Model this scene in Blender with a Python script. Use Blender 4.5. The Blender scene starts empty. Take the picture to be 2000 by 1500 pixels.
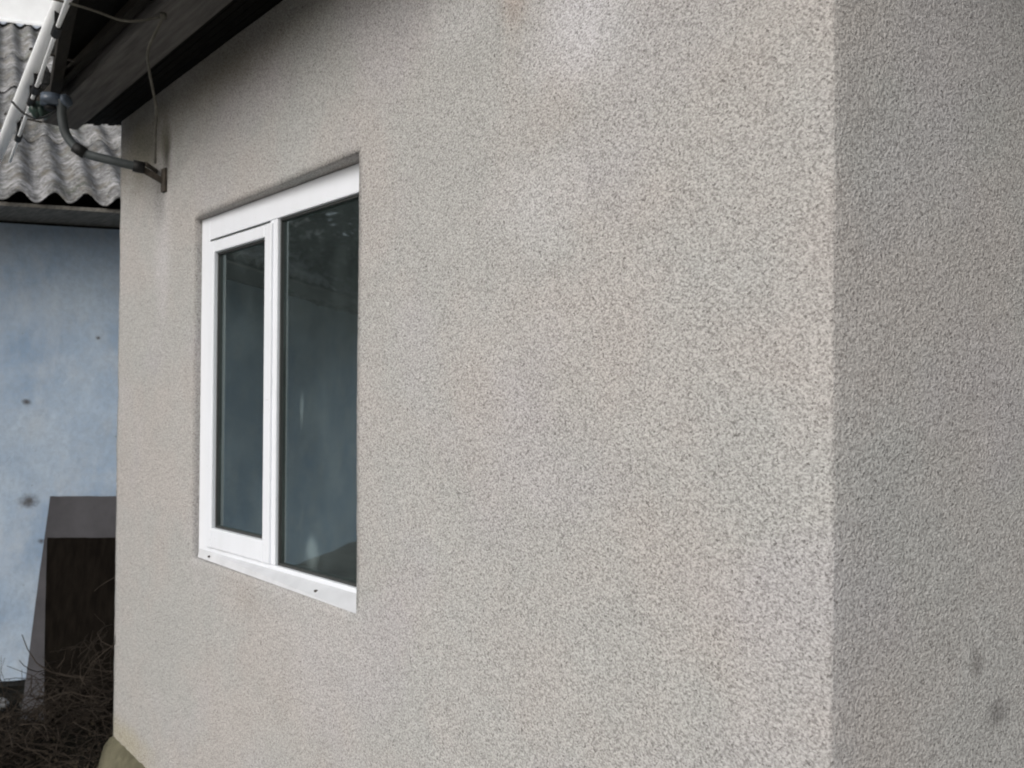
import bpy, bmesh, math, random
from mathutils import Vector, noise
random.seed(7)
R = math.radians
scene = bpy.context.scene
C = scene.collection

# ------------------------------------------------------------------ camera
CAM = Vector((3.344, -1.065, 1.57))
cam = bpy.data.cameras.new('camera'); cam_o = bpy.data.objects.new('camera', cam); C.objects.link(cam_o)
cam_o.location = CAM
cam.lens = 27.0; cam.sensor_width = 36.0; cam.clip_start = .02; cam.clip_end = 400
FWD = Vector((-.709, .705, 0)).normalized()
d = FWD.copy(); d.z = math.tan(R(1.53))
cam_o.rotation_euler = d.to_track_quat('-Z', 'Y').to_euler()
cam.dof.use_dof = True; cam.dof.focus_distance = 1.35; cam.dof.aperture_fstop = 7.0
scene.camera = cam_o

# ------------------------------------------------------------------ sky, sun, exposure
SUN_EL = 31
RIGHT = Vector((.705, .709, 0)).normalized()
sd = (RIGHT * -.55 + FWD * -.83).normalized()           # horizontal direction towards the sun
az = math.atan2(sd.x, sd.y)
w = bpy.data.worlds.new('World'); scene.world = w; w.use_nodes = True
nt = w.node_tree; nt.nodes.clear()
sky = nt.nodes.new('ShaderNodeTexSky'); sky.sky_type = 'NISHITA'; sky.sun_disc = False
sky.sun_elevation = R(SUN_EL); sky.sun_rotation = az
sky.air_density = 1.0; sky.dust_density = 3.0; sky.ozone_density = 1.0
hs = nt.nodes.new('ShaderNodeHueSaturation'); hs.inputs['Saturation'].default_value = .30
bg = nt.nodes.new('ShaderNodeBackground'); bg.inputs['Strength'].default_value = .15
wo = nt.nodes.new('ShaderNodeOutputWorld')
nt.links.new(sky.outputs[0], hs.inputs['Color']); nt.links.new(hs.outputs[0], bg.inputs['Color']); nt.links.new(bg.outputs[0], wo.inputs['Surface'])
sl = bpy.data.lights.new('sun', 'SUN'); sl.energy = .62; sl.angle = R(32); sl.color = (1.0, .975, .955)
so = bpy.data.objects.new('sun', sl); C.objects.link(so)
sdir = Vector((sd.x * math.cos(R(SUN_EL)), sd.y * math.cos(R(SUN_EL)), math.sin(R(SUN_EL))))
so.rotation_euler = sdir.to_track_quat('Z', 'Y').to_euler(); so.location = (0, -6, 8)
scene.view_settings.view_transform = 'Standard'; scene.view_settings.look = 'None'
scene.view_settings.gamma = 1; scene.view_settings.exposure = 0.11
scene.render.engine = 'CYCLES'
scene.cycles.filter_width = 1.9

# ------------------------------------------------------------------ helpers
def W(X, Z, z=0.0):                      # site coordinates: X metres right, Z metres ahead of where the photographer stood
    p = CAM + RIGHT * X + FWD * Z; p.z = z; return p
def tag(o, label=None, cat=None, group=None, kind=None):
    if label: o['label'] = label
    if cat: o['category'] = cat
    if group: o['group'] = group
    if kind: o['kind'] = kind
    return o
def empty(name, loc=(0, 0, 0), rz=0):
    o = bpy.data.objects.new(name, None); C.objects.link(o); o.location = loc; o.rotation_euler = (0, 0, rz)
    o.empty_display_size = .1; return o
def link(name, bm, mat, parent=None, smooth=False):
    me = bpy.data.meshes.new(name); bmesh.ops.recalc_face_normals(bm, faces=bm.faces); bm.to_mesh(me); bm.free()
    me.materials.append(mat)
    if smooth:
        for p in me.polygons: p.use_smooth = True
    o = bpy.data.objects.new(name, me); C.objects.link(o)
    if parent: 
        o.parent = parent
    return o
def box(bm, x0, x1, y0, y1, z0, z1, bev=0, jit=0):
    vs = [bm.verts.new((x, y, z)) for x in (x0, x1) for y in (y0, y1) for z in (z0, z1)]
    f = [(0, 1, 3, 2), (4, 6, 7, 5), (0, 4, 5, 1), (2, 3, 7, 6), (0, 2, 6, 4), (1, 5, 7, 3)]
    fs = [bm.faces.new([vs[i] for i in q]) for q in f]
    if bev:
        es = list({e for g in fs for e in g.edges})
        bmesh.ops.bevel(bm, geom=es, offset=bev, segments=2, affect='EDGES', profile=.5)
def prism(bm, base, up):                 # base: list of points, extruded by vector up
    a = [bm.verts.new(p) for p in base]; b = [bm.verts.new(Vector(p) + Vector(up)) for p in base]
    n = len(a); bm.faces.new(a[::-1]); bm.faces.new(b)
    for i in range(n): bm.faces.new((a[i], a[(i+1) % n], b[(i+1) % n], b[i]))
def bar(bm, p, q, wd, hd, upv=(0, 0, 1), bev=0):     # straight bar with a rectangular section
    p, q = Vector(p), Vector(q); t = (q - p).normalized(); s = t.cross(Vector(upv)).normalized(); u = s.cross(t)
    vs = [bm.verts.new(c + s * (a * wd / 2) + u * (b * hd / 2)) for c in (p, q) for a, b in ((-1, -1), (1, -1), (1, 1), (-1, 1))]
    fs = [bm.faces.new([vs[i] for i in k]) for k in ((3, 2, 1, 0), (4, 5, 6, 7), (0, 1, 5, 4), (1, 2, 6, 5), (2, 3, 7, 6), (3, 0, 4, 7))]
    if bev:
        bmesh.ops.bevel(bm, geom=list({e for g in fs for e in g.edges}), offset=bev, segments=2, affect='EDGES', profile=.5)
def smooth_path(pts, n=6):
    pts = [Vector(p) for p in pts]; out = []
    for i in range(len(pts) - 1):
        p0 = pts[max(i-1, 0)]; p1 = pts[i]; p2 = pts[i+1]; p3 = pts[min(i+2, len(pts)-1)]
        for k in range(n):
            t = k / n
            out.append(.5 * ((2*p1) + (p2-p0)*t + (2*p0-5*p1+4*p2-p3)*t*t + (-p0+3*p1-3*p2+p3)*t**3))
    out.append(pts[-1]); return out
def tube(bm, pts, r, seg=10, caps=True, taper=1.0):
    rings = []; up = None
    for i, p in enumerate(pts):
        t = (pts[min(i+1, len(pts)-1)] - pts[max(i-1, 0)]).normalized()
        if up is None: up = t.orthogonal().normalized()
        up = (up - t * up.dot(t)).normalized(); s = t.cross(up)
        rr = r * (1 + (taper - 1) * i / max(1, len(pts) - 1))
        rings.append([bm.verts.new(p + (up * math.cos(2*math.pi*k/seg) + s * math.sin(2*math.pi*k/seg)) * rr) for k in range(seg)])
    for a, b in zip(rings, rings[1:]):
        for k in range(seg): bm.faces.new((a[k], a[(k+1) % seg], b[(k+1) % seg], b[k]))
    if caps: bm.faces.new(rings[0][::-1]); bm.faces.new(rings[-1])

def lathe(bm, org, ax, prof, seg=18):
    ax = Vector(ax).normalized(); u = ax.orthogonal().normalized(); v = ax.cross(u); rg = []
    for r_, h in prof: rg.append([bm.verts.new(org + ax * h + (u * math.cos(6.28318 * k / seg) + v * math.sin(6.28318 * k / seg)) * r_) for k in range(seg)])
    for p, q in zip(rg, rg[1:]):
        for k in range(seg): bm.faces.new((p[k], p[(k+1) % seg], q[(k+1) % seg], q[k]))
    bm.faces.new(rg[0][::-1]); bm.faces.new(rg[-1])

# ------------------------------------------------------------------ materials
class Mat:
    def __init__(s, name, rough=.8, spec=.3):
        s.m = bpy.data.materials.new(name); s.m.use_nodes = True; s.t = s.m.node_tree
        s.b = s.t.nodes['Principled BSDF']; s.b.inputs['Roughness'].default_value = rough
        s.b.inputs['Specular IOR Level'].default_value = spec
        tc = s.t.nodes.new('ShaderNodeTexCoord'); s.co = tc.outputs['Object']
    def n(s, typ, **kw):
        nd = s.t.nodes.new(typ)
        for k, v in kw.items():
            if isinstance(v, bpy.types.NodeSocket): s.t.links.new(v, nd.inputs[k.replace('_', ' ')] if k.replace('_', ' ') in nd.inputs else nd.inputs[int(k[1:])])
            elif k[0] == 'i' and k[1:].isdigit(): nd.inputs[int(k[1:])].default_value = v
            elif k.replace('_', ' ') in nd.inputs: nd.inputs[k.replace('_', ' ')].default_value = v
            else: setattr(nd, k, v)
        return nd
    def mapping(s, scale=(1, 1, 1), rot=(0, 0, 0), loc=(0, 0, 0)):
        return s.n('ShaderNodeMapping', Vector=s.co, Scale=scale, Rotation=rot, Location=loc).outputs[0]
    def noise(s, scale, detail=3, rough=.5, vec=None, dist=0):
        return s.n('ShaderNodeTexNoise', Vector=vec or s.co, Scale=scale, Detail=detail, Roughness=rough, Distortion=dist).outputs['Fac']
    def ramp(s, fac, a, b, c0=0.0, c1=1.0):
        return s.n('ShaderNodeMapRange', Value=fac, From_Min=a, From_Max=b, To_Min=c0, To_Max=c1).outputs[0]
    def mix(s, fac, a, b, mode='MIX'):
        nd = s.t.nodes.new('ShaderNodeMix'); nd.data_type = 'RGBA'; nd.blend_type = mode
        for i, v in ((0, fac), (6, a), (7, b)):
            if isinstance(v, bpy.types.NodeSocket): s.t.links.new(v, nd.inputs[i])
            else: nd.inputs[i].default_value = v if i == 0 else (*v, 1)
        return nd.outputs[2]
    def math(s, op, a, b=0.0):
        nd = s.t.nodes.new('ShaderNodeMath'); nd.operation = op
        for i, v in ((0, a), (1, b)):
            if isinstance(v, bpy.types.NodeSocket): s.t.links.new(v, nd.inputs[i])
            else: nd.inputs[i].default_value = v
        return nd.outputs[0]
    def spot(s, c, r, ns=7):            # soft ellipsoidal patch with a ragged edge, 1 in the middle
        v = s.n('ShaderNodeVectorMath', operation='SUBTRACT', i0=s.co, i1=c).outputs[0]
        v = s.n('ShaderNodeVectorMath', operation='DIVIDE', i0=v, i1=r).outputs[0]
        l = s.n('ShaderNodeVectorMath', operation='LENGTH', i0=v).outputs['Value']
        l = s.math('ADD', l, s.ramp(s.noise(ns, 4, .6), 0, 1, -.5, .5))
        return s.n('ShaderNodeMapRange', Value=l, From_Min=1.2, From_Max=.1, interpolation_type='SMOOTHSTEP').outputs[0]
    def color(s, c):
        if isinstance(c, bpy.types.NodeSocket): s.t.links.new(c, s.b.inputs['Base Color'])
        else: s.b.inputs['Base Color'].default_value = (*c, 1)
    def bump(s, h, dist=.005, strength=1.0):
        nd = s.n('ShaderNodeBump', Strength=strength, Distance=dist, Height=h)
        s.t.links.new(nd.outputs[0], s.b.inputs['Normal'])

def stucco():
    M = Mat('spatter_stucco', .93, .15)
    rv = M.mapping(rot=(.61, .43, .87)); rv2 = M.mapping(rot=(.35, .77, .52), loc=(3, 8, 1))
    g1 = M.noise(270, 2, .55, vec=rv)                                 # spatter grains, about 6 mm
    g2 = M.noise(160, 2, .5, vec=rv2)
    vor = M.n('ShaderNodeTexVoronoi', Vector=rv, Scale=190, Randomness=1).outputs['Distance']
    h = M.math('ADD', g1, M.math('MULTIPLY', g2, .5))
    h = M.math('ADD', h, M.math('MULTIPLY', vor, -.35))
    big = M.noise(1.3, 4, .6); mid = M.noise(5.5, 4, .6, dist=.4)
    tint = M.noise(3.1, 3, .55, vec=M.mapping(loc=(9, 4, 2)))
    base = M.mix(M.ramp(tint, .40, .60), (.470, .448, .430), (.448, .450, .438))
    base = M.mix(M.ramp(M.noise(2.3, 3, .5, vec=M.mapping(loc=(1, 7, 12))), .52, .66, 0, .6), base, (.468, .452, .470))
    base = M.mix(M.ramp(big, .3, .7, .0, .35), base, (.40, .385, .36))
    base = M.mix(M.ramp(mid, .35, .7, .0, .25), base, (.52, .50, .48))
    # old white bloom patches, rust-brown and dark stains, olive-dark patches under the eave
    for c, r, col, k in (((3.025, .337, 1.085), (.035, .035, .03), (.16, .155, .15), .6), ((3.0, .29, 1.17), (.02, .02, .03), (.2, .19, .18), .6), ((2.45, 0, 2.29), (.15, 1, .16), (.60, .59, .61), .75), ((2.11, 0, 2.42), (.17, 1, .13), (.58, .575, .57), .6),
                         ((2.34, 0, 1.96), (.15, 1, .12), (.54, .53, .53), .5), ((.45, 0, 2.17), (.10, 1, .32), (.56, .55, .56), .55),
                         ((1.55, 0, .95), (.35, 1, .25), (.50, .49, .49), .4), ((2.28, 0, 2.4), (.05, 1, .12), (.47, .37, .31), .4),
                         ((.49, 0, 2.49), (.055, 1, .13), (.05, .047, .04), .93), ((.43, 0, 2.33), (.07, 1, .17), (.25, .25, .24), .6),
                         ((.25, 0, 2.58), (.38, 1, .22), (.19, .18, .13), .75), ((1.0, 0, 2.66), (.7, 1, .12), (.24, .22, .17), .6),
                         ((.1, 0, .27), (.4, 1, .08), (.42, .39, .29), .7), ((1.15, 0, .98), (.1, 1, .05), (.36, .32, .28), .2)):
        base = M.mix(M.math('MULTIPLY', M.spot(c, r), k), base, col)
    pit = M.ramp(M.math('ADD', g1, M.math('MULTIPLY', g2, .6)), .60, .96)
    col = M.mix(pit, (.59, .58, .57), (1.17, 1.165, 1.16))
    dots = M.ramp(M.noise(185, 1, .4, vec=rv2), .665, .72, 0, .8)
    col = M.mix(dots, col, (.34, .33, .32))
    M.color(M.mix(1.0, base, col, 'MULTIPLY'))
    M.bump(h, .0036, .8)
    return M.m

def plain(name, col, rough=.8, spec=.3, var=.25, scale=8, bump=0, bscale=40, stretch=(1, 1, 1), metal=0):
    M = Mat(name, rough, spec); vec = M.mapping(scale=stretch)
    n1 = M.noise(scale, 5, .6, vec=vec)
    M.color(M.mix(M.ramp(n1, .3, .7), tuple(c * (1 - var) for c in col), tuple(c * (1 + var) for c in col)))
    M.b.inputs['Metallic'].default_value = metal
    if bump: M.bump(M.noise(bscale, 4, .6, vec=vec), bump, 1)
    return M.m

def asbestos():
    M = Mat('weathered_asbestos', .95, .1)
    b = M.mix(M.ramp(M.noise(4, 5, .65), .35, .65), (.11, .11, .11), (.48, .475, .48))
    b = M.mix(M.ramp(M.noise(22, 5, .7), .42, .62, 0, .85), b, (.085, .085, .08))
    b = M.mix(M.ramp(M.noise(2.2, 3, .6, vec=M.mapping(loc=(3, 3, 3))), .55, .7, 0, .6), b, (.13, .14, .10))
    b = M.mix(M.ramp(M.noise(60, 2, .5), .55, .75, 0, .7), b, (.55, .55, .53))
    b = M.mix(M.ramp(M.noise(9, 5, .7, vec=M.mapping(loc=(8, 1, 5))), .50, .62, 0, .7), b, (.16, .145, .115))
    M.color(b); M.bump(M.noise(45, 4, .6), .005, .7); return M.m

def limewash():
    M = Mat('blue_limewash', .9, .15)
    b = M.mix(M.ramp(M.noise(2.2, 5, .6), .35, .65), (.34, .46, .62), (.52, .62, .73))
    b = M.mix(M.ramp(M.noise(7, 5, .65, vec=M.mapping(scale=(1, 1, .6))), .5, .7, 0, .6), b, (.56, .62, .68))
    b = M.mix(M.ramp(M.noise(14, 4, .7, vec=M.mapping(loc=(5, 1, 3))), .68, .74, 0, .7), b, (.20, .23, .26))
    b = M.mix(M.ramp(M.noise(34, 4, .7, vec=M.mapping(loc=(2, 2, 8))), .40, .62, 0, .35), b, (.33, .39, .47))
    b = M.mix(M.ramp(M.noise(3.2, 5, .7, vec=M.mapping(scale=(1, 1, .45), loc=(4, 6, 1))), .5, .68, 0, .35), b, (.66, .72, .78))
    for c, r_ in (((-1.613, 0.058, 1.030), 0.055), ((-1.623, 0.040, 1.584), 0.026), ((-1.584, 0.114, 0.806), 0.02), ((-1.457, 0.354, 1.952), 0.016)):
        b = M.mix(M.math('MULTIPLY', M.spot(c, (r_, r_, r_ * .8), 45), .9), b, (.09, .08, .075))
    M.color(b); M.bump(M.math('ADD', M.noise(9, 5, .65), M.math('MULTIPLY', M.noise(50, 3, .6), .3)), .010, .7); return M.m

def soil():
    M = Mat('damp_soil', .95, .15)
    b = M.mix(M.ramp(M.noise(5, 6, .65), .35, .65), (.010, .010, .008), (.032, .029, .021))
    b = M.mix(M.ramp(M.noise(40, 4, .7), .55, .7, 0, .6), b, (.055, .048, .036))
    M.color(b); M.bump(M.noise(18, 8, .75), .05, 1); return M.m

def pvc():
    M = Mat('white_pvc', .32, .5)
    b = M.mix(M.ramp(M.noise(9, 4, .6, vec=M.mapping(scale=(1, 1, .4))), .45, .75, 0, .5), (.80, .82, .86), (.72, .74, .76))
    b = M.mix(M.ramp(M.noise(160, 2, .5), .70, .78, 0, .6), b, (.32, .31, .28))
    M.color(b); return M.m

def glass():
    M = Mat('window_glass'); t = M.t
    t.nodes.remove(M.b)
    gl = t.nodes.new('ShaderNodeBsdfGlossy'); gl.inputs['Roughness'].default_value = .025; gl.inputs['Color'].default_value = (.86, .98, .98, 1)
    tr = t.nodes.new('ShaderNodeBsdfTransparent'); tr.inputs['Color'].default_value = (.55, .60, .58, 1)
    fr = t.nodes.new('ShaderNodeFresnel'); fr.inputs['IOR'].default_value = 2.25
    df = t.nodes.new('ShaderNodeBsdfDiffuse'); df.inputs['Color'].default_value = (.40, .50, .50, 1)
    bp = t.nodes.new('ShaderNodeBump'); bp.inputs['Distance'].default_value = .004; bp.inputs['Strength'].default_value = .15
    t.links.new(M.noise(4, 2, .5), bp.inputs['Height']); t.links.new(bp.outputs[0], gl.inputs['Normal'])
    dirt_sheen = M.ramp(M.noise(3.5, 5, .65, vec=M.mapping(scale=(1.3, 1, 1))), .45, .75, .05, .11)  # dirt film raised and tinted teal to stand in for brighter reflection
    dirt_sheen = M.math('ADD', dirt_sheen, M.math('MULTIPLY', M.spot((.67, .02, .10), (.042, 1, .055), 32), .22))
    dirt_sheen = M.math('ADD', dirt_sheen, M.math('MULTIPLY', M.spot((.61, .02, .50), (.012, 1, .06), 20), .16))
    m0 = t.nodes.new('ShaderNodeMixShader'); t.links.new(dirt_sheen, m0.inputs[0]); t.links.new(tr.outputs[0], m0.inputs[1]); t.links.new(df.outputs[0], m0.inputs[2])
    m1 = t.nodes.new('ShaderNodeMixShader'); t.links.new(fr.outputs[0], m1.inputs[0]); t.links.new(m0.outputs[0], m1.inputs[1]); t.links.new(gl.outputs[0], m1.inputs[2])
    t.links.new(m1.outputs[0], t.nodes['Material Output'].inputs['Surface'])
    return M.m

M_STUCCO = stucco(); M_ASB = asbestos(); M_BLUE = limewash(); M_SOIL = soil(); M_PVC = pvc(); M_GLASS = glass()
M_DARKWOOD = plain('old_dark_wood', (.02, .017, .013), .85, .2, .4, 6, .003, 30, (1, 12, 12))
M_NEARBLACK = plain('near_black_boards', (.007, .0065, .005), .9, .15, .4, 6, .003, 30, (1, 12, 12))  # near-black boards for the underside of the house eave
M_GREYWOOD = plain('grey_weathered_timber', (.125, .118, .11), .85, .2, .35, 5, .003, 30, (1, 14, 14))
M_WHITE = plain('white_painted_metal', (.86, .87, .87), .45, .5, .08, 5)
M_PIPE = plain('grey_painted_pipe', (.065, .074, .076), .5, .5, .3, 18, .001, 60)
M_RUST = plain('rusty_steel', (.055, .045, .035), .75, .4, .5, 40, .001, 120)
M_RUBBER = plain('black_rubber', (.012, .012, .012), .6, .3, .2)
M_CEMENT = plain('cement_skirt', (.15, .14, .095), .95, .1, .35, 7, .012, 35)
M_EARTHWALL = plain('dark_rubble_base', (.035, .036, .035), .95, .1, .5, 12, .03, 20)
M_ROOM = plain('room_plaster', (.55, .60, .58), .9, .1, .1)
M_SHEET = plain('grey_fibre_sheet', (.072, .070, .075), .85, .2, .22, 5, .002, 50)
M_DOORBOARD = plain('dark_stained_board', (.008, .0065, .005), .95, .05, .5, 7, .002, 40, (6, 6, 1))
M_TWIG = plain('dry_twigs', (.042, .034, .027), .9, .1, .5, 9)
M_STONE = plain('pale_stone', (.30, .30, .30), .9, .1, .3, 14, .01, 30)
M_CORD = plain('weathered_cord', (.11, .105, .09), .9, .1, .3, 30)
M_TEAL = plain('green_plastic', (.03, .055, .045), .4, .5, .3, 20)
M_BLUEP = plain('blue_grey_plastic', (.10, .125, .16), .35, .5, .2, 20)
M_GASKET = plain('grey_gasket', (.05, .052, .05), .6, .3, .1)
M_SPACER = plain('glass_spacer', (.22, .24, .24), .5, .4, .1)
M_POT = plain('milky_plastic', (.62, .66, .70), .5, .4, .1)

# ------------------------------------------------------------------ ground
def ground():
    bm = bmesh.new(); o = W(-2.3, 3.4)
    nx = 90; R0 = 3.2
    # fine patch
    gv = {}
    for i in range(nx + 1):
        for j in range(nx + 1):
            x = o.x + (i / nx - .5) * 2 * R0; y = o.y + (j / nx - .5) * 2 * R0
            e = min(1, min(i, j, nx - i, nx - j) / 12)
            z = (noise.fractal(Vector((x * 2.2, y * 2.2, 0)), 1, 2, 5) * .035 + noise.noise(Vector((x * 14, y * 14, 3))) * .012) * e
            gv[i, j] = bm.verts.new((x, y, z))
    for i in range(nx):
        for j in range(nx): bm.faces.new((gv[i, j], gv[i+1, j], gv[i+1, j+1], gv[i, j+1]))
    # reach out to the horizon
    ring = [gv[i, 0] for i in range(nx)] + [gv[nx, j] for j in range(nx)] + [gv[nx - i, nx] for i in range(nx)] + [gv[0, nx - j] for j in range(nx)]
    out = []
    for v in ring:
        k = 150 / R0; out.append(bm.verts.new((o.x + (v.co.x - o.x) * k, o.y + (v.co.y - o.y) * k, 0)))
    n = len(ring)
    for i in range(n): bm.faces.new((ring[i], ring[(i+1) % n], out[(i+1) % n], out[i]))
    g = link('ground', bm, M_SOIL, smooth=True); tag(g, 'dark damp soil strewn with litter at the foot of the walls', kind='structure')
ground()

M_YARD = plain('yard_concrete', (.27, .26, .24), .9, .15, .25, 2, .004, 30)
bm = bmesh.new()  # unseen pale slab, added to bounce light up onto the walls
prism(bm, [(.95, -.12, -.05), (14, -.12, -.05), (14, 9, -.05), (22, 9, -.05), (22, -14, -.05), (-9, -14, -.05), (-5.2, -5.5, -.05), (-2.7, -2.3, -.05), (-.3, -1.25, -.05)], (0, 0, .10))
tag(link('yard', bm, M_YARD), 'grey concrete yard added out of view to bounce light onto the house walls', kind='structure')

# ------------------------------------------------------------------ the rendered house
L = 2.903
WX0, WX1, WZ0, WZ1 = .750, 1.732, 1.056, 2.200        # window opening
RET = Vector((math.sin(R(20.0)), math.cos(R(20.0)), 0))  # direction of the return wall (slightly obtuse corner)
house = empty('house', (0, 0, 0))
tag(house, 'house with beige spatter stucco walls, white plastic window and dark timber eaves', 'house')

def wall():
    bm = bmesh.new()
    cols = []                                          # (point, normal, on_front, x)
    for k in range(30, 0, -1): cols.append((Vector((0, k * .08, 0)), Vector((-1, 0, 0)), False, -1))
    xs = []
    def span(a, b, st):
        n = max(1, round((b - a) / st)); return [a + (b - a) * i / n for i in range(n)]
    xs = span(0, WX0, .02) + span(WX0, WX1, .03) + span(WX1, L - .009, .02)
    for i, x in enumerate(xs):
        cols.append((Vector((x if i else .0, 0 , 0)), Vector((0, -1, 0)) if i else Vector((-.7, -.7, 0)), True, x))
    # rounded arris
    c = Vector((L - .009, .009, 0)); nR = Vector((RET.y, -RET.x, 0))
    for k in range(0, 6):
        t = k / 5; a0 = -90; a1 = math.degrees(math.atan2(nR.y, nR.x)); a = R(a0 + (a1 - a0) * t)
        nn = Vector((math.cos(a), math.sin(a), 0)); cols.append((c + nn * .009, nn, True, L))
    p = c + nR * .009
    for k in range(1, 90): cols.append((p + RET * (k * .03), nR, False, 9))
    zs = []
    zs = [None] + span(.30, WZ0, .022) + span(WZ0, WZ1, .03) + span(WZ1, 2.82, .022) + [2.82]
    grid = []
    for ci, (p, n, fr, x) in enumerate(cols):
        colv = []
        for zi, z in enumerate(zs):
            if z is None:
                q = p.x if fr else (0 if p.x < 1 else L)
                z = .235 - .03 * min(q, 2) + .02 * noise.noise(Vector((p.x * 9, p.y * 9, 5))) + .014 * noise.noise(Vector((p.x * 40, p.y * 40, 1)))
            v = p.copy(); v.z = z
            a = noise.fractal(Vector((p.x * 1.7, p.y * 1.7, z * 1.7)), 1, 2, 4) * .004 + noise.noise(Vector((p.x * 16, p.y * 16, z * 16))) * .0012
            if abs(n.x) > .5 and abs(n.y) > .5 and x < 1: a += noise.noise(Vector((0, 0, z * 9))) * .003
            v += n * a
            if x >= L and x != 9 or x == 9:                     # the near corner leans a little
                v += Vector((1, 0, 0)) * ((z - 1.5) * .016)
            if fr and x > L - .03: v += Vector((1, -.6, 0)) * (.0022 * noise.noise(Vector((3, 0, z * 22))) + .0016 * noise.noise(Vector((7, 0, z * 70))))
            colv.append(bm.verts.new(v))
        grid.append(colv)
    for i in range(len(cols) - 1):
        xa, xb = cols[i][3], cols[i+1][3]
        for j in range(len(zs) - 1):
            za, zb = zs[j] or 0, zs[j+1]
            if cols[i][2] and cols[i+1][2] and xa >= WX0 - 1e-4 and xb <= WX1 + 1e-4 and za >= WZ0 - 1e-4 and zb <= WZ1 + 1e-4: continue
            bm.faces.new((grid[i][j], grid[i+1][j], grid[i+1][j+1], grid[i][j+1]))
    # reveals
    be = [e for e in bm.edges if e.is_boundary and all(WX0 - .01 <= v.co.x <= WX1 + .01 and WZ0 - .01 <= v.co.z <= WZ1 + .01 and abs(v.co.y) < .02 for v in e.verts)]
    r = bmesh.ops.extrude_edge_only(bm, edges=be)
    for v in r['geom']:
        if isinstance(v, bmesh.types.BMVert): v.co.y = .012; 
    be2 = [e for e in r['geom'] if isinstance(e, bmesh.types.BMEdge) and all(abs(v.co.y - .012) < 1e-5 for v in e.verts)]
    r = bmesh.ops.extrude_edge_only(bm, edges=be2)
    for v in r['geom']:
        if isinstance(v, bmesh.types.BMVert): v.co.y = .26
    return link('wall', bm, M_STUCCO, house, smooth=True)
wall()

def plinth():
    bm = bmesh.new(); path = []
    for k in range(12, 0, -1): path.append((Vector((0, k * .12, 0)), Vector((-1, 0, 0))))
    path.append((Vector((0, 0, 0)), Vector((-.75, -.75, 0))))
    for k in range(1, 97): path.append((Vector((k * .03, 0, 0)), Vector((0, -1, 0))))
    nR = Vector((RET.y, -RET.x, 0)); path.append((Vector((L, 0, 0)), Vector((.35, -.9, 0))))
    for k in range(1, 30): path.append((Vector((L, 0, 0)) + RET * k * .09, nR))
    prof = [(-.02, .25), (.012, .232), (.035, .20), (.055, .12), (.075, .03), (.10, -.06)]
    rows = []
    for p, n in path:
        f = 1 + .35 * noise.noise(Vector((p.x * 4, p.y * 4, 0))); row = []
        for i, (o, z) in enumerate(prof):
            v = p + n * (o * f + (.008 * noise.noise(Vector((p.x * 30, p.y * 30, i))) if i else 0))
            v.z = z + (-.03 * min(max(p.x, 0), 2)) * (z > .1) + .012 * noise.noise(Vector((p.x * 22, p.y * 22, 7 + i))); row.append(bm.verts.new(v))
        rows.append(row)
    for a, b in zip(rows, rows[1:]):
        for j in range(len(prof) - 1): bm.faces.new((a[j], b[j], b[j+1], a[j+1]))
    link('plinth', bm, M_CEMENT, house, smooth=True)
plinth()

# room behind the window (closed, unlit)
bm = bmesh.new(); vs = [bm.verts.new(p) for p in ((.04, .262, .3), (2.85, .262, .3), (2.85, 2.6, .3), (.04, 2.6, .3), (.04, .262, 2.7), (2.85, .262, 2.7), (2.85, 2.6, 2.7), (.04, 2.6, 2.7))]
for q in ((0, 1, 2, 3), (4, 5, 6, 7), (1, 2, 6, 5), (2, 3, 7, 6), (3, 0, 4, 7)): bm.faces.new([vs[i] for i in q])
# inner face of the front wall, around the window opening
x0, x1, z0, z1 = WX0, WX1, WZ0, WZ1
iv = [bm.verts.new(p) for p in ((x0, .262, z0), (x1, .262, z0), (x1, .262, z1), (x0, .262, z1))]
for a, b in ((0, 1), (1, 2), (2, 3), (3, 0)):
    o = [vs[0], vs[1], vs[5], vs[4]]; bm.faces.new((o[a], o[b], iv[b], iv[a]))
link('room', bm, M_ROOM, house)

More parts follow.
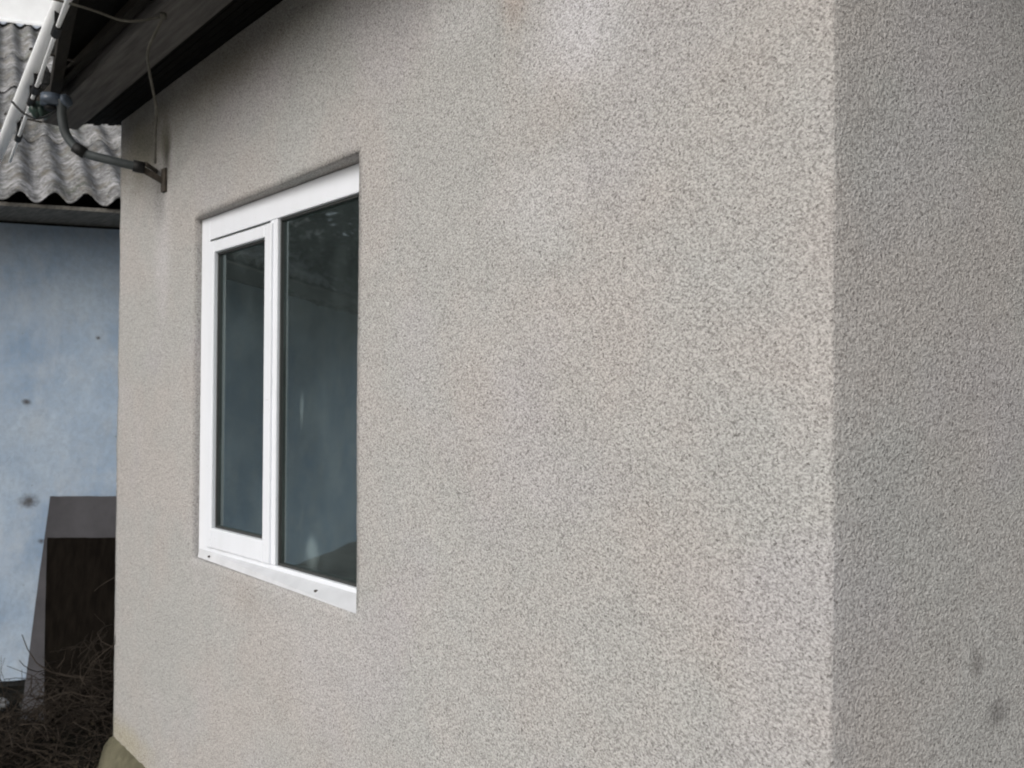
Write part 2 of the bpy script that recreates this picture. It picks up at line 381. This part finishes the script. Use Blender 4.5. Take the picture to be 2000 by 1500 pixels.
# window -------------------------------------------------------------
def window():
    FW = WX1 - WX0; FH = WZ1 - WZ0
    def P(bm, x0, x1, z0, z1, y0, y1, bev=.003): box(bm, x0, x1, y0, y1, z0, z1, bev)
    fw = .060
    fr = bmesh.new()
    P(fr, .0, fw, 0, FH, 0, .07); P(fr, FW - fw, FW, 0, FH, 0, .07)
    P(fr, fw + .0005, FW - fw - .0005, FH - .078, FH - .001, .0, .07); P(fr, fw + .0005, FW - fw - .0005, .001, .042, .0, .07)
    mx = .458
    P(fr, mx, mx + .042, .0425, FH - .0785, .0, .07)
    f = link('window', fr, M_PVC, house); f.location = (WX0, .022, WZ0); f.rotation_euler = (0, 0, R(1.75))
    f['label'] = 'white plastic window with one narrow sash and one fixed light'
    # opening sash on the left, standing proud of the frame
    s = bmesh.new(); sx0, sx1, sz0, sz1 = fw + .007, mx + .020, .0435, FH - .087; sw = .040; y0, y1 = -.008, .05
    P(s, sx0, sx0 + sw, sz0, sz1, y0, y1, .004); P(s, sx1 - sw, sx1, sz0, sz1, y0, y1, .004)
    P(s, sx0 + sw + .0005, sx1 - sw - .0005, sz0 + .001, sz0 + .066, y0, y1, .004); P(s, sx0 + sw + .0005, sx1 - sw - .0005, sz1 - sw, sz1 - .001, y0, y1, .004)
    link('sash', s, M_PVC, f)
    g = bmesh.new()
    def ring(bm, x0, x1, z0, z1, t, ya, yb):
        box(bm, x0, x0 + t, ya, yb, z0, z1); box(bm, x1 - t, x1, ya, yb, z0, z1)
        box(bm, x0 + t + .0003, x1 - t - .0003, ya, yb, z0, z0 + t); box(bm, x0 + t + .0003, x1 - t - .0003, ya, yb, z1 - t, z1)
    ring(g, sx0 - .006, sx1 + .002, sz0 + .002, sz1 + .006, .0055, .004, .012)
    a = (sx0 + sw, sx1 - sw, sz0 + .066, sz1 - sw); b = (mx + .042, FW - fw, .042, FH - .078)
    ring(g, a[0] + .0004, a[1] - .0004, a[2] + .0004, a[3] - .0004, .006, .006, .018)
    ring(g, b[0] + .0004, b[1] - .0004, b[2] + .0004, b[3] - .0004, .006, .010, .024)
    link('gasket', g, M_GASKET, f)
    sp = bmesh.new()
    ring(sp, a[0] + .007, a[1] - .007, a[2] + .007, a[3] - .007, .007, .022, .034); ring(sp, b[0] + .007, b[1] - .007, b[2] + .007, b[3] - .007, .007, .028, .040)
    link('spacer', sp, M_SPACER, f)
    for (q, y) in ((a, .014), (b, .019)):
        pn = bmesh.new(); box(pn, q[0] + .0008, q[1] - .0008, y, y + .004, q[2] + .0008, q[3] - .0008)
        link('pane', pn, M_GLASS, f)
    # sill strip and drain caps
    si = bmesh.new(); A = [(.010, -.001, .030), (.010, -.007, .002), (.010, -.001, .002)]; B = [(FW - .003, -.001, .030), (FW - .003, -.050, .001), (FW - .003, -.001, .001)]
    va = [si.verts.new(p) for p in A]; vb = [si.verts.new(p) for p in B]; si.faces.new(va); si.faces.new(vb[::-1])
    for i in range(3): si.faces.new((va[i], va[(i+1) % 3], vb[(i+1) % 3], vb[i]))
    o = link('sill', si, plain('dimmed_white_sill', (.60, .61, .63), .6, .3, .08, 12), f)  # white darkened so the upward-facing strip renders less bright
    for x in (.10, .40, .76):
        dc = bmesh.new(); f_ = x / FW; yy = -.005 - .024 * f_; box(dc, x - .005, x + .004, yy - .006, yy + .003, .013, .019, .002)
        link('drain_cap', dc, M_RUST, f)
window()

# eaves --------------------------------------------------------------
def edge_y(x): return -.245 - .197 * min(x, 1.05) + .16 * min(max(x - 1.05, 0), .9)         # outer edge of the eave, askew; its unseen part draws back to shade less
bm = bmesh.new()                                      # boards of the soffit, sloping between wall and purlin
x0, x1 = -.05, 4.3
n = 7
for k in range(n):
    ya, yb = .02 - k * .19 / n, .02 - (k + 1) * .19 / n + .003
    za, zb = 2.735 - k * .045 / n, 2.735 - (k + 1) * .045 / n
    xa = x0 + random.uniform(-.02, .02)
    prism(bm, [(xa, ya, za), (x1, ya, za), (x1, yb, zb), (xa, yb, zb)], (0, 0, .022))
link('soffit', bm, M_NEARBLACK, house)
bm = bmesh.new(); box(bm, -.05, 4.3, -.275, -.150, 2.668, 2.72, .004)
link('purlin', bm, M_GREYWOOD, house)
bm = bmesh.new(); box(bm, .02, 4.3, -.31, -.285, 2.70, 2.735, .003); link('batten', bm, M_DARKWOOD, house)
# dark underside boards beyond the purlin out to the skew eave edge
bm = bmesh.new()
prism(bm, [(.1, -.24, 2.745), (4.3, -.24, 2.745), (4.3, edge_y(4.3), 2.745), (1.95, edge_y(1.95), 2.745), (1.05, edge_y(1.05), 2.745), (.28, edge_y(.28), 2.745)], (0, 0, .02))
link('roof_underside', bm, M_NEARBLACK, house)
bm = bmesh.new(); bar(bm, (.26, edge_y(.26) - .01, 2.705), (1.05, edge_y(1.05) - .01, 2.705), .032, .06, bev=.003); bar(bm, (1.053, edge_y(1.05) - .01, 2.705), (1.95, edge_y(1.95) - .01, 2.705), .032, .06, bev=.003); bar(bm, (1.953, edge_y(1.95) - .01, 2.705), (4.3, edge_y(4.3) - .01, 2.705), .032, .06, bev=.003)
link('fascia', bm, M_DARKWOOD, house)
# roof covering on top, corrugated sheets that rise away from the eave
bm = bmesh.new(); N = 240; rows = []
for i in range(N + 1):
    x = -.08 + 4.5 * i / N
    zc = .024 * math.cos(2 * math.pi * x / .15)
    e = edge_y(x) - .04 if x > .3 else -.31
    rows.append([bm.verts.new((x, e, 2.80 + zc)), bm.verts.new((x, 2.9, 3.9 + zc)), bm.verts.new((x, 2.9, 3.892 + zc)), bm.verts.new((x, e, 2.792 + zc))])
for a, b in zip(rows, rows[1:]):
    for j in range(4): bm.faces.new((a[j], b[j], b[(j+1) % 4], a[(j+1) % 4]))
bm.faces.new(rows[0][::-1]); bm.faces.new(rows[-1])
link('roof', bm, M_ASB, house)
# gable end board closing the far verge, wall top filler
bm = bmesh.new(); prism(bm, [(-.06, -.30, 2.735), (-.06, .6, 2.735), (-.06, 2.4, 3.6), (-.06, 2.4, 3.7), (-.06, -.30, 2.765)], (.025, 0, 0)); link('bargeboard', bm, M_DARKWOOD, house)
# white gutter
def gut(x, dz=0): return Vector((x, -.364 - .105 * (min(x, 1.1) + .02) + .14 * min(max(x - 1.1, 0), .9), 2.69 + dz))
bm = bmesh.new(); rows = []
for i in range(41):
    x = -1.1 + 5.3 * i / 40; c = gut(x); row = []
    for k in range(9):
        a = math.pi * k / 8; row.append(bm.verts.new(c + Vector((0, -math.cos(a) * .022, -math.sin(a) * .024))))
    for k in range(8, -1, -1):
        a = math.pi * k / 8; row.append(bm.verts.new(c + Vector((0, -math.cos(a) * .019, -math.sin(a) * .021))))
    rows.append(row)
for a, b in zip(rows, rows[1:]):
    n = len(a)
    for k in range(n): bm.faces.new((a[k], a[(k+1) % n], b[(k+1) % n], b[k]))
link('gutter', bm, M_WHITE, house, smooth=True)
bm = bmesh.new(); box(bm, 0, 1, 0, 1, 0, 1); bm.free()
for x in (-.15, .55, 1.6, 2.6):
    g = gut(x); bm = bmesh.new()
    bar(bm, g + Vector((0, -.028, .012)), g + Vector((.0, .1, .012)), .014, .004)
    link('gutter_bracket', bm, M_RUST, house)

# ------------------------------------------------------------------ thin white rod with dark clips beside the gutter
rod = empty('conduit_rod', W(-1.50, 2.66, 2.62))
tag(rod, 'thin white rod with black clips running just inside the white gutter', 'rod')
def rodpt(t): return W(-1.165 + t * -.76, 1.98 + t * .99, 2.618 - .005 * t)
bm = bmesh.new(); tube(bm, [rodpt(t / 10) - rod.location for t in range(-3, 14)], .0058, 8); link('tube', bm, M_WHITE, rod, True)
for t in (.12, .52, .62, .98):
    bm = bmesh.new(); p = rodpt(t) - rod.location; q = rodpt(t + .05) - rod.location
    tube(bm, [p, q], .012, 10); bar(bm, p.lerp(q, .5), p.lerp(q, .5) + Vector((0, 0, .07)), .012, .006, upv=(1, 0, 0)); link('clip', bm, M_RUBBER, rod)

# ------------------------------------------------------------------ bent service pipe bracketed to the wall
pipe = empty('service_pipe', (.46, 0, 2.40))
tag(pipe, 'bent grey metal pipe reaching out from the far wall corner under the eave', 'pipe')
def rel(o, pts): return [Vector(p) - o.location for p in pts]
wp = Vector((.475, 0, 2.395))
path = smooth_path([W(-1.345, 2.74, 2.425), W(-1.41, 2.70, 2.432), W(-1.50, 2.665, 2.452), W(-1.545, 2.645, 2.50), W(-1.555, 2.63, 2.56), W(-1.552, 2.62, 2.62)], 6)
bm = bmesh.new(); tube(bm, rel(pipe, path), .0155, 14); link('bent_tube', bm, M_PIPE, pipe, True)
e0 = path[0]
bm = bmesh.new(); t = (path[1] - path[0]).normalized(); tube(bm, rel(pipe, [e0 - t * .02, e0 + t * .016]), .021, 14); link('collar', bm, M_RUBBER, pipe, True)
bm = bmesh.new(); k = path[13]; t = (path[14] - path[12]).normalized(); tube(bm, rel(pipe, [k - t * .02, k + t * .02]), .0195, 12); link('collar', bm, M_RUBBER, pipe, True)
bm = bmesh.new(); bar(bm, *rel(pipe, [e0 - Vector((0, 0, .0)), wp + Vector((.0, .004, -.015))]), .01, .022, bev=.002); bar(bm, *rel(pipe, [e0 + Vector((.02, .02, .01)), wp + Vector((-.09, .004, .045))]), .008, .014); link('bracket_arm', bm, M_RUST, pipe)
bm = bmesh.new(); bx = wp - pipe.location; box(bm, bx.x - .015, bx.x + .02, -.010, .004, -.055, .03, .002); link('wall_plate', bm, M_RUST, pipe)
# head with green and blue-grey plastic insulators
hd = path[-1] - pipe.location
bm = bmesh.new(); a = hd + Vector((0, 0, .0)); b = W(-1.66, 2.66, 2.60) - pipe.location
lathe(bm, a + RIGHT * .022 + Vector((0, 0, .0)), (b - a).normalized(), [(.010, 0), (.020, .002), (.022, .012), (.016, .016), (.016, .020), (.026, .024), (.027, .034), (.017, .039), (.017, .043), (.025, .047), (.025, .058), (.014, .062)]); link('insulator', bm, M_BLUEP, pipe, True)
bm = bmesh.new(); lathe(bm, b + RIGHT * .035, -RIGHT, [(.016, 0), (.030, .003), (.033, .014), (.020, .020), (.020, .025), (.031, .030), (.030, .044), (.013, .050), (.010, .060)]); link('insulator', bm, M_TEAL, pipe, True)
bm = bmesh.new(); tube(bm, smooth_path([a + Vector((0, 0, -.02)), a - RIGHT * .03 + Vector((0, 0, -.045)), b + Vector((0, 0, -.03)), b - RIGHT * .05 + Vector((0, 0, -.01)), b - RIGHT * .09 + Vector((0, 0, .03))], 5), .004, 8); link('lead_wire', bm, M_RUBBER, pipe, True)
bm = bmesh.new(); tube(bm, [a + Vector((0, 0, .015)) - RIGHT * .035, a - Vector((0, 0, .02)) - RIGHT * .035], .034, 16); link('insulator', bm, M_BLUEP, pipe, True)
bm = bmesh.new(); tube(bm, [a + Vector((0, 0, -.026)) - RIGHT * .035, a - Vector((0, 0, .036)) - RIGHT * .035], .022, 14); link('nut', bm, M_RUBBER, pipe, True)

# ------------------------------------------------------------------ cords
cord = empty('hanging_cord', W(-.98, 2.13, 2.66))
tag(cord, 'thin pale cord hanging from the grey eave timber down to the pipe bracket', 'cord')
pts = [W(-.985, 2.135, 2.664), W(-1.03, 2.18, 2.60), W(-1.07, 2.23, 2.61), W(-1.098, 2.30, 2.52), W(-1.13, 2.42, 2.52), W(-1.175, 2.52, 2.47), W(-1.225, 2.63, 2.43), W(-1.275, 2.725, 2.425)]
pts = [W(-.98, 2.13, 2.66), W(-.996, 2.14, 2.64), W(-1.05, 2.19, 2.592), W(-1.098, 2.30, 2.575), W(-1.125, 2.40, 2.52), W(-1.16, 2.48, 2.505), W(-1.20, 2.56, 2.47), W(-1.255, 2.68, 2.42)]
bm = bmesh.new(); tube(bm, rel(cord, smooth_path(pts, 6)), .0042, 8); link('strand', bm, M_CORD, cord, True)
bm = bmesh.new(); tube(bm, rel(cord, [W(-.98, 2.13, 2.67), W(-.98, 2.13, 2.655)]), .010, 8); link('knot', bm, M_CORD, cord, True)
c2 = bmesh.new(); tube(c2, smooth_path([W(-1.28, 2.0, 2.66), W(-1.16, 2.08, 2.655), W(-1.08, 2.12, 2.642), W(-.99, 2.13, 2.658)], 8), .0038, 8)
o = link('eave_cord', c2, M_CORD, None, True); tag(o, 'pale cord strung across the dark underside of the eave at the top edge', 'cord')

# ------------------------------------------------------------------ shed with blue limewashed wall
SD = (RIGHT * math.cos(R(17)) + FWD * math.sin(R(17)))          # along the shed wall
SN = (RIGHT * math.sin(R(17)) - FWD * math.cos(R(17)))          # out of the wall, towards the yard
S0 = W(-2.46, 4.38)
shed = empty('shed', (0, 0, 0)); tag(shed, 'shed with pale blue limewashed wall and grey corrugated asbestos roof', 'shed')
def S(a, out, z): p = S0 + SD * a + SN * out; p.z = z; return p
bm = bmesh.new(); na, nz = 260, 62; A0, A1, Z0, Z1 = -9.0, 1.6, .045, 2.585; gr = []
for i in range(na + 1):
    col = []
    for j in range(nz + 1):
        a = A0 + (A1 - A0) * i / na; z = Z0 + (Z1 - Z0) * j / nz
        r = noise.fractal(Vector((a * 1.6, 4, z * 1.6)), 1, 2, 5) * .012 + noise.noise(Vector((a * 13, 9, z * 13))) * .003
        if j == 0: z += .008 * noise.noise(Vector((a * 15, 0, 0)))
        col.append(bm.verts.new(S(a, r, z)))
    gr.append(col)
for i in range(na):
    for j in range(nz): bm.faces.new((gr[i][j], gr[i+1][j], gr[i+1][j+1], gr[i][j+1]))
link('wall', bm, M_BLUE, shed, True)
bm = bmesh.new(); prism(bm, [S(A0, -.02, -.1), S(A1, -.02, -.1), S(A1, -.35, -.1), S(A0, -.35, -.1)], (0, 0, .165)); link('plinth', bm, M_EARTHWALL, shed)
bm = bmesh.new(); prism(bm, [S(A0, -.03, .07), S(A1, -.03, .07), S(A1, -.35, .07), S(A0, -.35, .07)], (0, 0, 2.5)); prism(bm, [S(A0, -.16, 2.572), S(A1, -.16, 2.572), S(A1, -.35, 2.572), S(A0, -.35, 2.572)], (0, 0, .32)); link('wall_core', bm, M_EARTHWALL, shed)
# corrugated roof: pitch 150 mm, sheets laid in courses that lap
UP = -(RIGHT * math.sin(R(34))) + FWD * math.cos(R(34))
slope = .60; ov = .60
def Rf(a, r, dz=0): p = S(a, ov, 2.588) + UP * r; p.z += slope * r + dz; return p
courses = [(0, 1.05, .020), (.98, 2.15, .010), (2.05, 3.3, .020), (3.2, 4.8, .010)]
for (ra, rb, dz) in courses:
    bm = bmesh.new(); N = 1200; rows = []
    for i in range(N + 1):
        a = -8.8 + 13.5 * i / N; c = .027 * math.cos(2 * math.pi * a / .150)
        jag = .03 * noise.noise(Vector((a * 4, ra, 0))) + .014 * noise.noise(Vector((a * 25, ra, 0)))
        row = [Rf(a, ra + jag, dz + c)] + [Rf(a, ra + (rb - ra) * k / 4, dz * (1 - k / 4) + c + .004 * noise.noise(Vector((a * 2, k, ra)))) for k in (1, 2, 3, 4)]
        lo = [p - Vector((0, 0, .008)) for p in row][::-1]
        rows.append([bm.verts.new(p) for p in row + lo])
    n = 10
    for a, b in zip(rows, rows[1:]):
        for j in range(n): bm.faces.new((a[j], b[j], b[(j+1) % n], a[(j+1) % n]))
    link('roof_sheet', bm, M_ASB, shed, True)
bm = bmesh.new(); r = 4.75                                      # white ridge capping, flat flange bedded on the crests
prism(bm, [Rf(-8.8, r - .16, .04), Rf(4.6, r - .16, .04), Rf(4.6, r - .16, .06), Rf(-8.8, r - .16, .06)], UP * .2 + Vector((0, 0, .12)))
prism(bm, [Rf(-8.8, r - .03, .06), Rf(4.6, r - .03, .06), Rf(4.6, r - .03, .34), Rf(-8.8, r - .03, .34)], UP * .1)
link('ridge_cap', bm, M_WHITE, shed)
bm = bmesh.new(); prism(bm, [S(A0, -.02, 2.60), S(A1, -.02, 2.60), S(A1, ov - .04, 2.555), S(A0, ov - .04, 2.555)], (0, 0, .018)); link('soffit', bm, plain('pale_eave_boards', (.20, .19, .17), .9, .15, .35, 5, .003, 30, (1, 14, 14)), shed)
for a in [x * .75 - 8.5 for x in range(14)]:
    bm = bmesh.new(); bar(bm, S(a, .02, 2.64), S(a, -.4, 2.64 + .40 * slope), .05, .05); link('rafter', bm, M_DARKWOOD, shed)

# ------------------------------------------------------------------ boards leaning in the gap
def board(name, x0, x1, zb, zt, y_bot, y_top, th, mat, label, cat, sk=0):
    bm = bmesh.new(); a, b = W(x0 + sk, zb, y_bot), W(x1 + sk, zb + .02, y_bot); c, d_ = W(x1, zt + .02, y_top - .004), W(x0, zt, y_top)
    n = (b - a).cross(d_ - a).normalized() * th
    nn = 14; org = a.copy(); A = []; B = []
    for i in range(nn + 1):
        for j in range(nn + 1):
            u, v = i / nn, j / nn; p = a.lerp(b, u).lerp(d_.lerp(c, u), v) + n.normalized() * (.006 * noise.noise(Vector((u * 2, v * 2, zb * 3))))
            e = .003 * noise.noise(Vector((u * 9, v * 9, 3))); 
            if i == 0: p += RIGHT * e
            if j == nn: p.z += e
            A.append(bm.verts.new(p - org)); B.append(bm.verts.new(p + n - org))
    ix = lambda i, j: i * (nn + 1) + j
    for i in range(nn):
        for j in range(nn):
            bm.faces.new((A[ix(i, j)], A[ix(i+1, j)], A[ix(i+1, j+1)], A[ix(i, j+1)])); bm.faces.new((B[ix(i, j)], B[ix(i, j+1)], B[ix(i+1, j+1)], B[ix(i+1, j)]))
        bm.faces.new((A[ix(i, 0)], B[ix(i, 0)], B[ix(i+1, 0)], A[ix(i+1, 0)])); bm.faces.new((A[ix(i, nn)], A[ix(i+1, nn)], B[ix(i+1, nn)], B[ix(i, nn)]))
        bm.faces.new((A[ix(0, i)], A[ix(0, i+1)], B[ix(0, i+1)], B[ix(0, i)])); bm.faces.new((A[ix(nn, i)], B[ix(nn, i)], B[ix(nn, i+1)], A[ix(nn, i+1)]))
    o = link(name, bm, mat); o.location = org; return tag(o, label, cat)
board('leaning_sheet', -2.56, -1.80, 3.88, 4.27, -.01, 1.063, -.012, M_SHEET, 'grey sheet leaning against the blue shed wall, taller one at the back', 'sheet', sk=.103)
board('leaning_board', -2.368, -1.76, 3.80, 3.93, -.01, .892, -.022, M_DOORBOARD, 'dark brown board standing in front of the taller grey sheet', 'board', sk=.075)

# ------------------------------------------------------------------ tangle of dry twigs
bm = bmesh.new(); o0 = W(-2.0, 3.55, 0)
def g_(s): return random.gauss(0, s)
for k in range(620):
    X = random.uniform(-2.45, -1.72); Z = random.uniform(3.1, 3.8)
    top = .15 + .62 * max(0, (X + 2.25) / .5)
    z = random.uniform(0, top) * random.random() ** .5
    p = W(X, Z, z + .01) - o0; a = random.uniform(0, 6.28); dv = Vector((math.cos(a), math.sin(a), random.uniform(-.3, .7))).normalized()
    pts = [p]; ln = random.uniform(.10, .38)
    for s in range(5):
        dv = (dv + Vector((g_(.36), g_(.36), g_(.28)))).normalized(); q = pts[-1] + dv * ln / 5
        if q.z < .005: q.z = .01
        pts.append(q)
    tube(bm, pts, random.uniform(.001, .0034), 4, caps=False, taper=.5)
pile = link('twig_pile', bm, M_TWIG, None, True); pile.location = o0
tag(pile, 'tangle of dry twigs heaped at the foot of the dark board', 'twigs', kind='stuff')

# leaf litter on the soil
bm = bmesh.new(); o0 = W(-2.3, 3.5, 0)
for k in range(1500):
    p = W(random.uniform(-3.0, -1.7), random.uniform(2.9, 4.1), .02 + random.random() * .035) - o0
    s = random.uniform(.006, .018); u = Vector((g_(1), g_(1), g_(.5))).normalized() * s; v = u.orthogonal().normalized() * s * .6
    q = [bm.verts.new(p + u), bm.verts.new(p + v), bm.verts.new(p - u), bm.verts.new(p - v)]; bm.faces.new(q)
lit = link('leaf_litter', bm, plain('dead_leaves', (.055, .045, .032), .9, .1, .6, 30)); lit.location = o0
tag(lit, 'scattered dead leaves and crumbs on the dark soil', 'litter', kind='stuff')

# stones at the foot of the shed wall
for i, (X, Z, r, lab) in enumerate(((-2.64, 3.98, .045, 'pale broken stone at the foot of the blue wall, near the left edge'),
                                    (-2.52, 4.02, .028, 'small dark grey stone between the pale stone and the grey sheet'),
                                    (-2.35, 3.52, .03, 'grey brown stone lying in the leaf litter in front of the boards'))):
    bm = bmesh.new(); bmesh.ops.create_icosphere(bm, subdivisions=3, radius=r)
    for v in bm.verts: v.co *= 1 + .5 * noise.noise(v.co * 22 + Vector((i * 5, 0, 0))); v.co.z *= .7; v.co.x *= 1.2
    s = link('stone', bm, M_STONE if i == 0 else M_EARTHWALL); s.location = W(X, Z, r * .45 + .01); tag(s, lab, 'stone')

# milky plastic bottle on the sill indoors
bm = bmesh.new(); prof = [(0, 0), (.042, 0), (.045, .01), (.045, .12), (.038, .15), (.018, .175), (.018, .20), (0, .20)]; rings = []
for r, z in prof[1:-1]: rings.append([bm.verts.new((r * math.cos(k * math.pi / 10), r * math.sin(k * math.pi / 10), z)) for k in range(20)])
for a, b in zip(rings, rings[1:]):
    for k in range(20): bm.faces.new((a[k], a[(k+1) % 20], b[(k+1) % 20], b[k]))
bm.faces.new(rings[0][::-1]); bm.faces.new(rings[-1])
o = link('bottle', bm, M_POT, None, True); o.location = (1.30, .13, WZ0 + .002); tag(o, 'milky plastic bottle standing on the sill behind the right window pane', 'bottle')

# leafy tree added beside the shed, out of view, to darken the window reflection
M_LEAF = plain('green_leaves', (.03, .05, .02), .7, .3, .4, 3); M_BARK = plain('grey_bark', (.09, .075, .06), .9, .1, .4, 12, .01, 30, (1, 1, .3))
tb = S(-4.3, 1.3, 0); tree = empty('tree', tb); tag(tree, 'dark leafy tree added out of view by the blue shed wall to darken the right pane reflection', 'tree')
bm = bmesh.new(); limbs = []
tube(bm, smooth_path([Vector((0, 0, -.1)), Vector((.05, .02, 1)), Vector((-.05, .05, 2.1)), Vector((.05, 0, 3.3))], 5), .13, 10, taper=.45)
for k in range(14):
    a = k * 2.4; z = 1.8 + .12 * k; r = random.uniform(.9, 1.5)
    e = Vector((math.cos(a) * r, math.sin(a) * r, z + random.uniform(.4, 1.1))); limbs.append(e)
    tube(bm, smooth_path([Vector((0, .02, z)), Vector((math.cos(a) * r * .5, math.sin(a) * r * .5, z + .35)), e], 4), .045, 7, taper=.3)
link('trunk', bm, M_BARK, tree, True)
bm = bmesh.new()
for k in range(17000):
    e = random.choice(limbs) if random.random() < .8 else Vector((0, 0, 3.6))
    p = e + Vector((g_(.36), g_(.36), g_(.30))); s_ = random.uniform(.03, .06)
    p.z = max(p.z, 2.55 + random.random() * .2)
    u = Vector((g_(1), g_(1), g_(.6))).normalized() * s_; v = u.orthogonal().normalized() * s_ * .55
    bm.faces.new([bm.verts.new(q) for q in (p + u, p + v, p - u, p - v)])
link('crown', bm, M_LEAF, tree)
